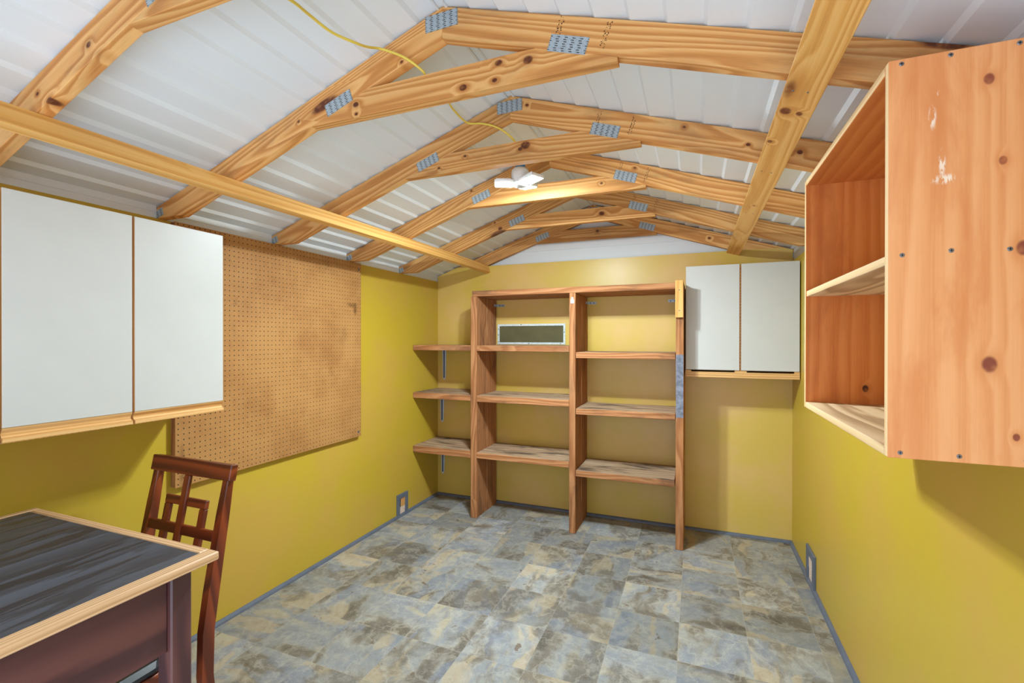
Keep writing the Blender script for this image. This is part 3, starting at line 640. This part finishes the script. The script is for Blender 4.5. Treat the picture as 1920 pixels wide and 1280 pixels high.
# ------------------------------------------------------------------ right wall: orange shelf box
X0, X1, ya, yb, z0, z1 = 2.587, W - .0005, -2.672, -1.918, 1.204, 1.982; T = 0.019
t = thing('wall_shelf_box', (2.73, -2.30, z0), 'orange plywood shelf box with one middle shelf, on the right wall', 'shelf box')
fm = (((-1, 0, 0), 1),)
s1 = board('side_panel', (X0, X1), (ya, ya + T), (z0, z1), 'z', [M['ply'], M['raw_edge']], t, 0.0012, fm)
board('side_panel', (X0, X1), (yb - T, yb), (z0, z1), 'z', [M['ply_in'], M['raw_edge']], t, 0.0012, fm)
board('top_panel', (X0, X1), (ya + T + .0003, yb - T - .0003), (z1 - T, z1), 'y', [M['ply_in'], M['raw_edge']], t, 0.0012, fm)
board('bottom_panel', (X0, X1), (ya + T + .0003, yb - T - .0003), (z0, z0 + T), 'y', [M['pale_ply'], M['raw_edge']], t, 0.0012, fm)
board('shelf', (X0 + .002, X1), (ya + T + .0003, yb - T - .0003), (1.584, 1.603), 'y', [M['pale_ply'], M['raw_edge']], t, 0.0012, fm)
for (x, z) in ((2.609, 1.600), (2.684, 1.604), (2.768, 1.601), (2.85, 1.603), (2.607, 1.972), (2.682, 1.973), (2.780, 1.973), (2.85, 1.972), (2.607, 1.215), (2.697, 1.216), (2.792, 1.217)):
    screw_head(s1, (x, ya - .0002, z), (0, -1, 0), .0042)

# ------------------------------------------------------------------ dark table with oak edging
tx0, tx1, ty0, ty1, zt = 0.022, 0.968, -3.62, -2.862, 0.830
t = thing('work_table', (0.5, -3.24, 0.0), 'dark table with black top and oak edging in the left foreground', 'table')
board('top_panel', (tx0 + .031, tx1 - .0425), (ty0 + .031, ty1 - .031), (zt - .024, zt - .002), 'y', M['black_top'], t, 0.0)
for nm, xs, ys, g in (('a', (tx1 - .042, tx1), (ty0, ty1), 'y'), ('b', (tx0, tx0 + .030), (ty0, ty1), 'y'), ('c', (tx0 + .0305, tx1 - .0425), (ty1 - .030, ty1), 'x'), ('d', (tx0 + .0305, tx1 - .0425), (ty0, ty0 + .030), 'x')):
    board('edging', xs, ys, (zt - .024, zt), g, M['oak_red'], t, 0.004)
lx, ly = 0.930, -2.915; L = 0.056
for (x, y) in ((lx - L, ly - L), (lx - L, ty0 + .03), (0.05, ly - L), (0.05, ty0 + .03)):
    board('leg', (x, x + L), (y, y + L), (0, zt - .0245), 'z', M['mahogany'], t, 0.004)
ap = (0.594, zt - .0245)
board('apron', (lx - .036, lx - .014), (ty0 + .087, ly - L - .001), ap, 'y', M['mahogany'], t, 0.002)
board('apron', (0.064, 0.086), (ty0 + .087, ly - L - .001), ap, 'y', M['mahogany'], t, 0.002)
board('apron', (0.107, lx - L - .001), (ly - .036, ly - .014), ap, 'x', M['mahogany'], t, 0.002)
board('apron', (0.107, lx - L - .001), (ty0 + .044, ty0 + .066), ap, 'x', M['mahogany'], t, 0.002)

# ------------------------------------------------------------------ chair pushed under the far side of the table
t = thing('dining_chair', (0.435, -2.85, 0.0), 'dark cherry wooden chair with a lattice back, pushed under the black table', 'chair')
prof = [(.930, -2.590), (.800, -2.616), (.646, -2.646), (.538, -2.666), (.409, -2.685), (.252, -2.689), (.12, -2.676), (0.0, -2.650)]
front = [(z, y) for z, y in prof]; dep = 0.042
for x0 in (0.225, 0.615):
    pts = [(x0, y, z) for z, y in front] + [(x0, y + dep * (1.0 - 0.38 * min(1, max(0, (z - .55) / .38))), z) for z, y in reversed(front)]
    prism('back_post', pts, (0.030, 0, 0), (0, -.15, 1), M['cherry'], t, 0.003)
def backy(z): return -2.646 + (z - .646) * 0.2
def bar(name, x0, x1, z0, z1, d=0.020, off=0.004, g='x'):
    A = [(x0, backy(z0) + off, z0), (x1, backy(z0) + off, z0), (x1, backy(z1) + off, z1), (x0, backy(z1) + off, z1)]
    return prism(name, A, Vector((0, 1, -0.2)).normalized() * d, (1, 0, 0) if g == 'x' else (0, .2, 1), M['cherry'], t, 0.0025)
bar('top_rail', 0.214, 0.656, 0.9185, 0.976, 0.030, -0.006)
bar('lattice_bar', 0.4155, 0.4475, 0.430, 0.918, 0.014, -0.006, 'z')
bar('cross_rail', 0.2555, 0.6145, 0.706, 0.742, 0.014, 0.000)
bar('lattice_bar', 0.322, 0.548, 0.8055, 0.836, 0.016, 0.003); bar('lattice_bar', 0.322, 0.548, 0.622, 0.652, 0.016, 0.003)
for x0 in (0.322, 0.517): bar('lattice_bar', x0, x0 + .031, 0.6525, 0.805, 0.016, 0.003, 'z')
seat = lambda o, z0, z1, nm, m, bv: prism(nm, [(0.272 - o, -2.700 - o * .1, z0), (0.598 + o, -2.700 - o * .1, z0), (0.664 + o, -2.84, z0), (0.664 + o, -3.09 - o, z0), (0.206 - o, -3.09 - o, z0), (0.206 - o, -2.84, z0)], (0, 0, z1 - z0), (1, 0, 0), m, t, bv)
seat(0.0, 0.335, 0.385, 'seat_frame', M['cherry'], 0.003); seat(0.008, 0.3855, 0.425, 'seat_cushion', M['black_vinyl'], 0.014)
for x0 in (0.209, 0.623): board('front_leg', (x0, x0 + .038), (-3.088, -3.050), (0, .3345), 'z', M['cherry'], t, 0.003)
for x0 in (0.219, 0.633): board('stretcher', (x0, x0 + .018), (-3.05, -2.66), (.16, .19), 'y', M['cherry'], t, 0.002)
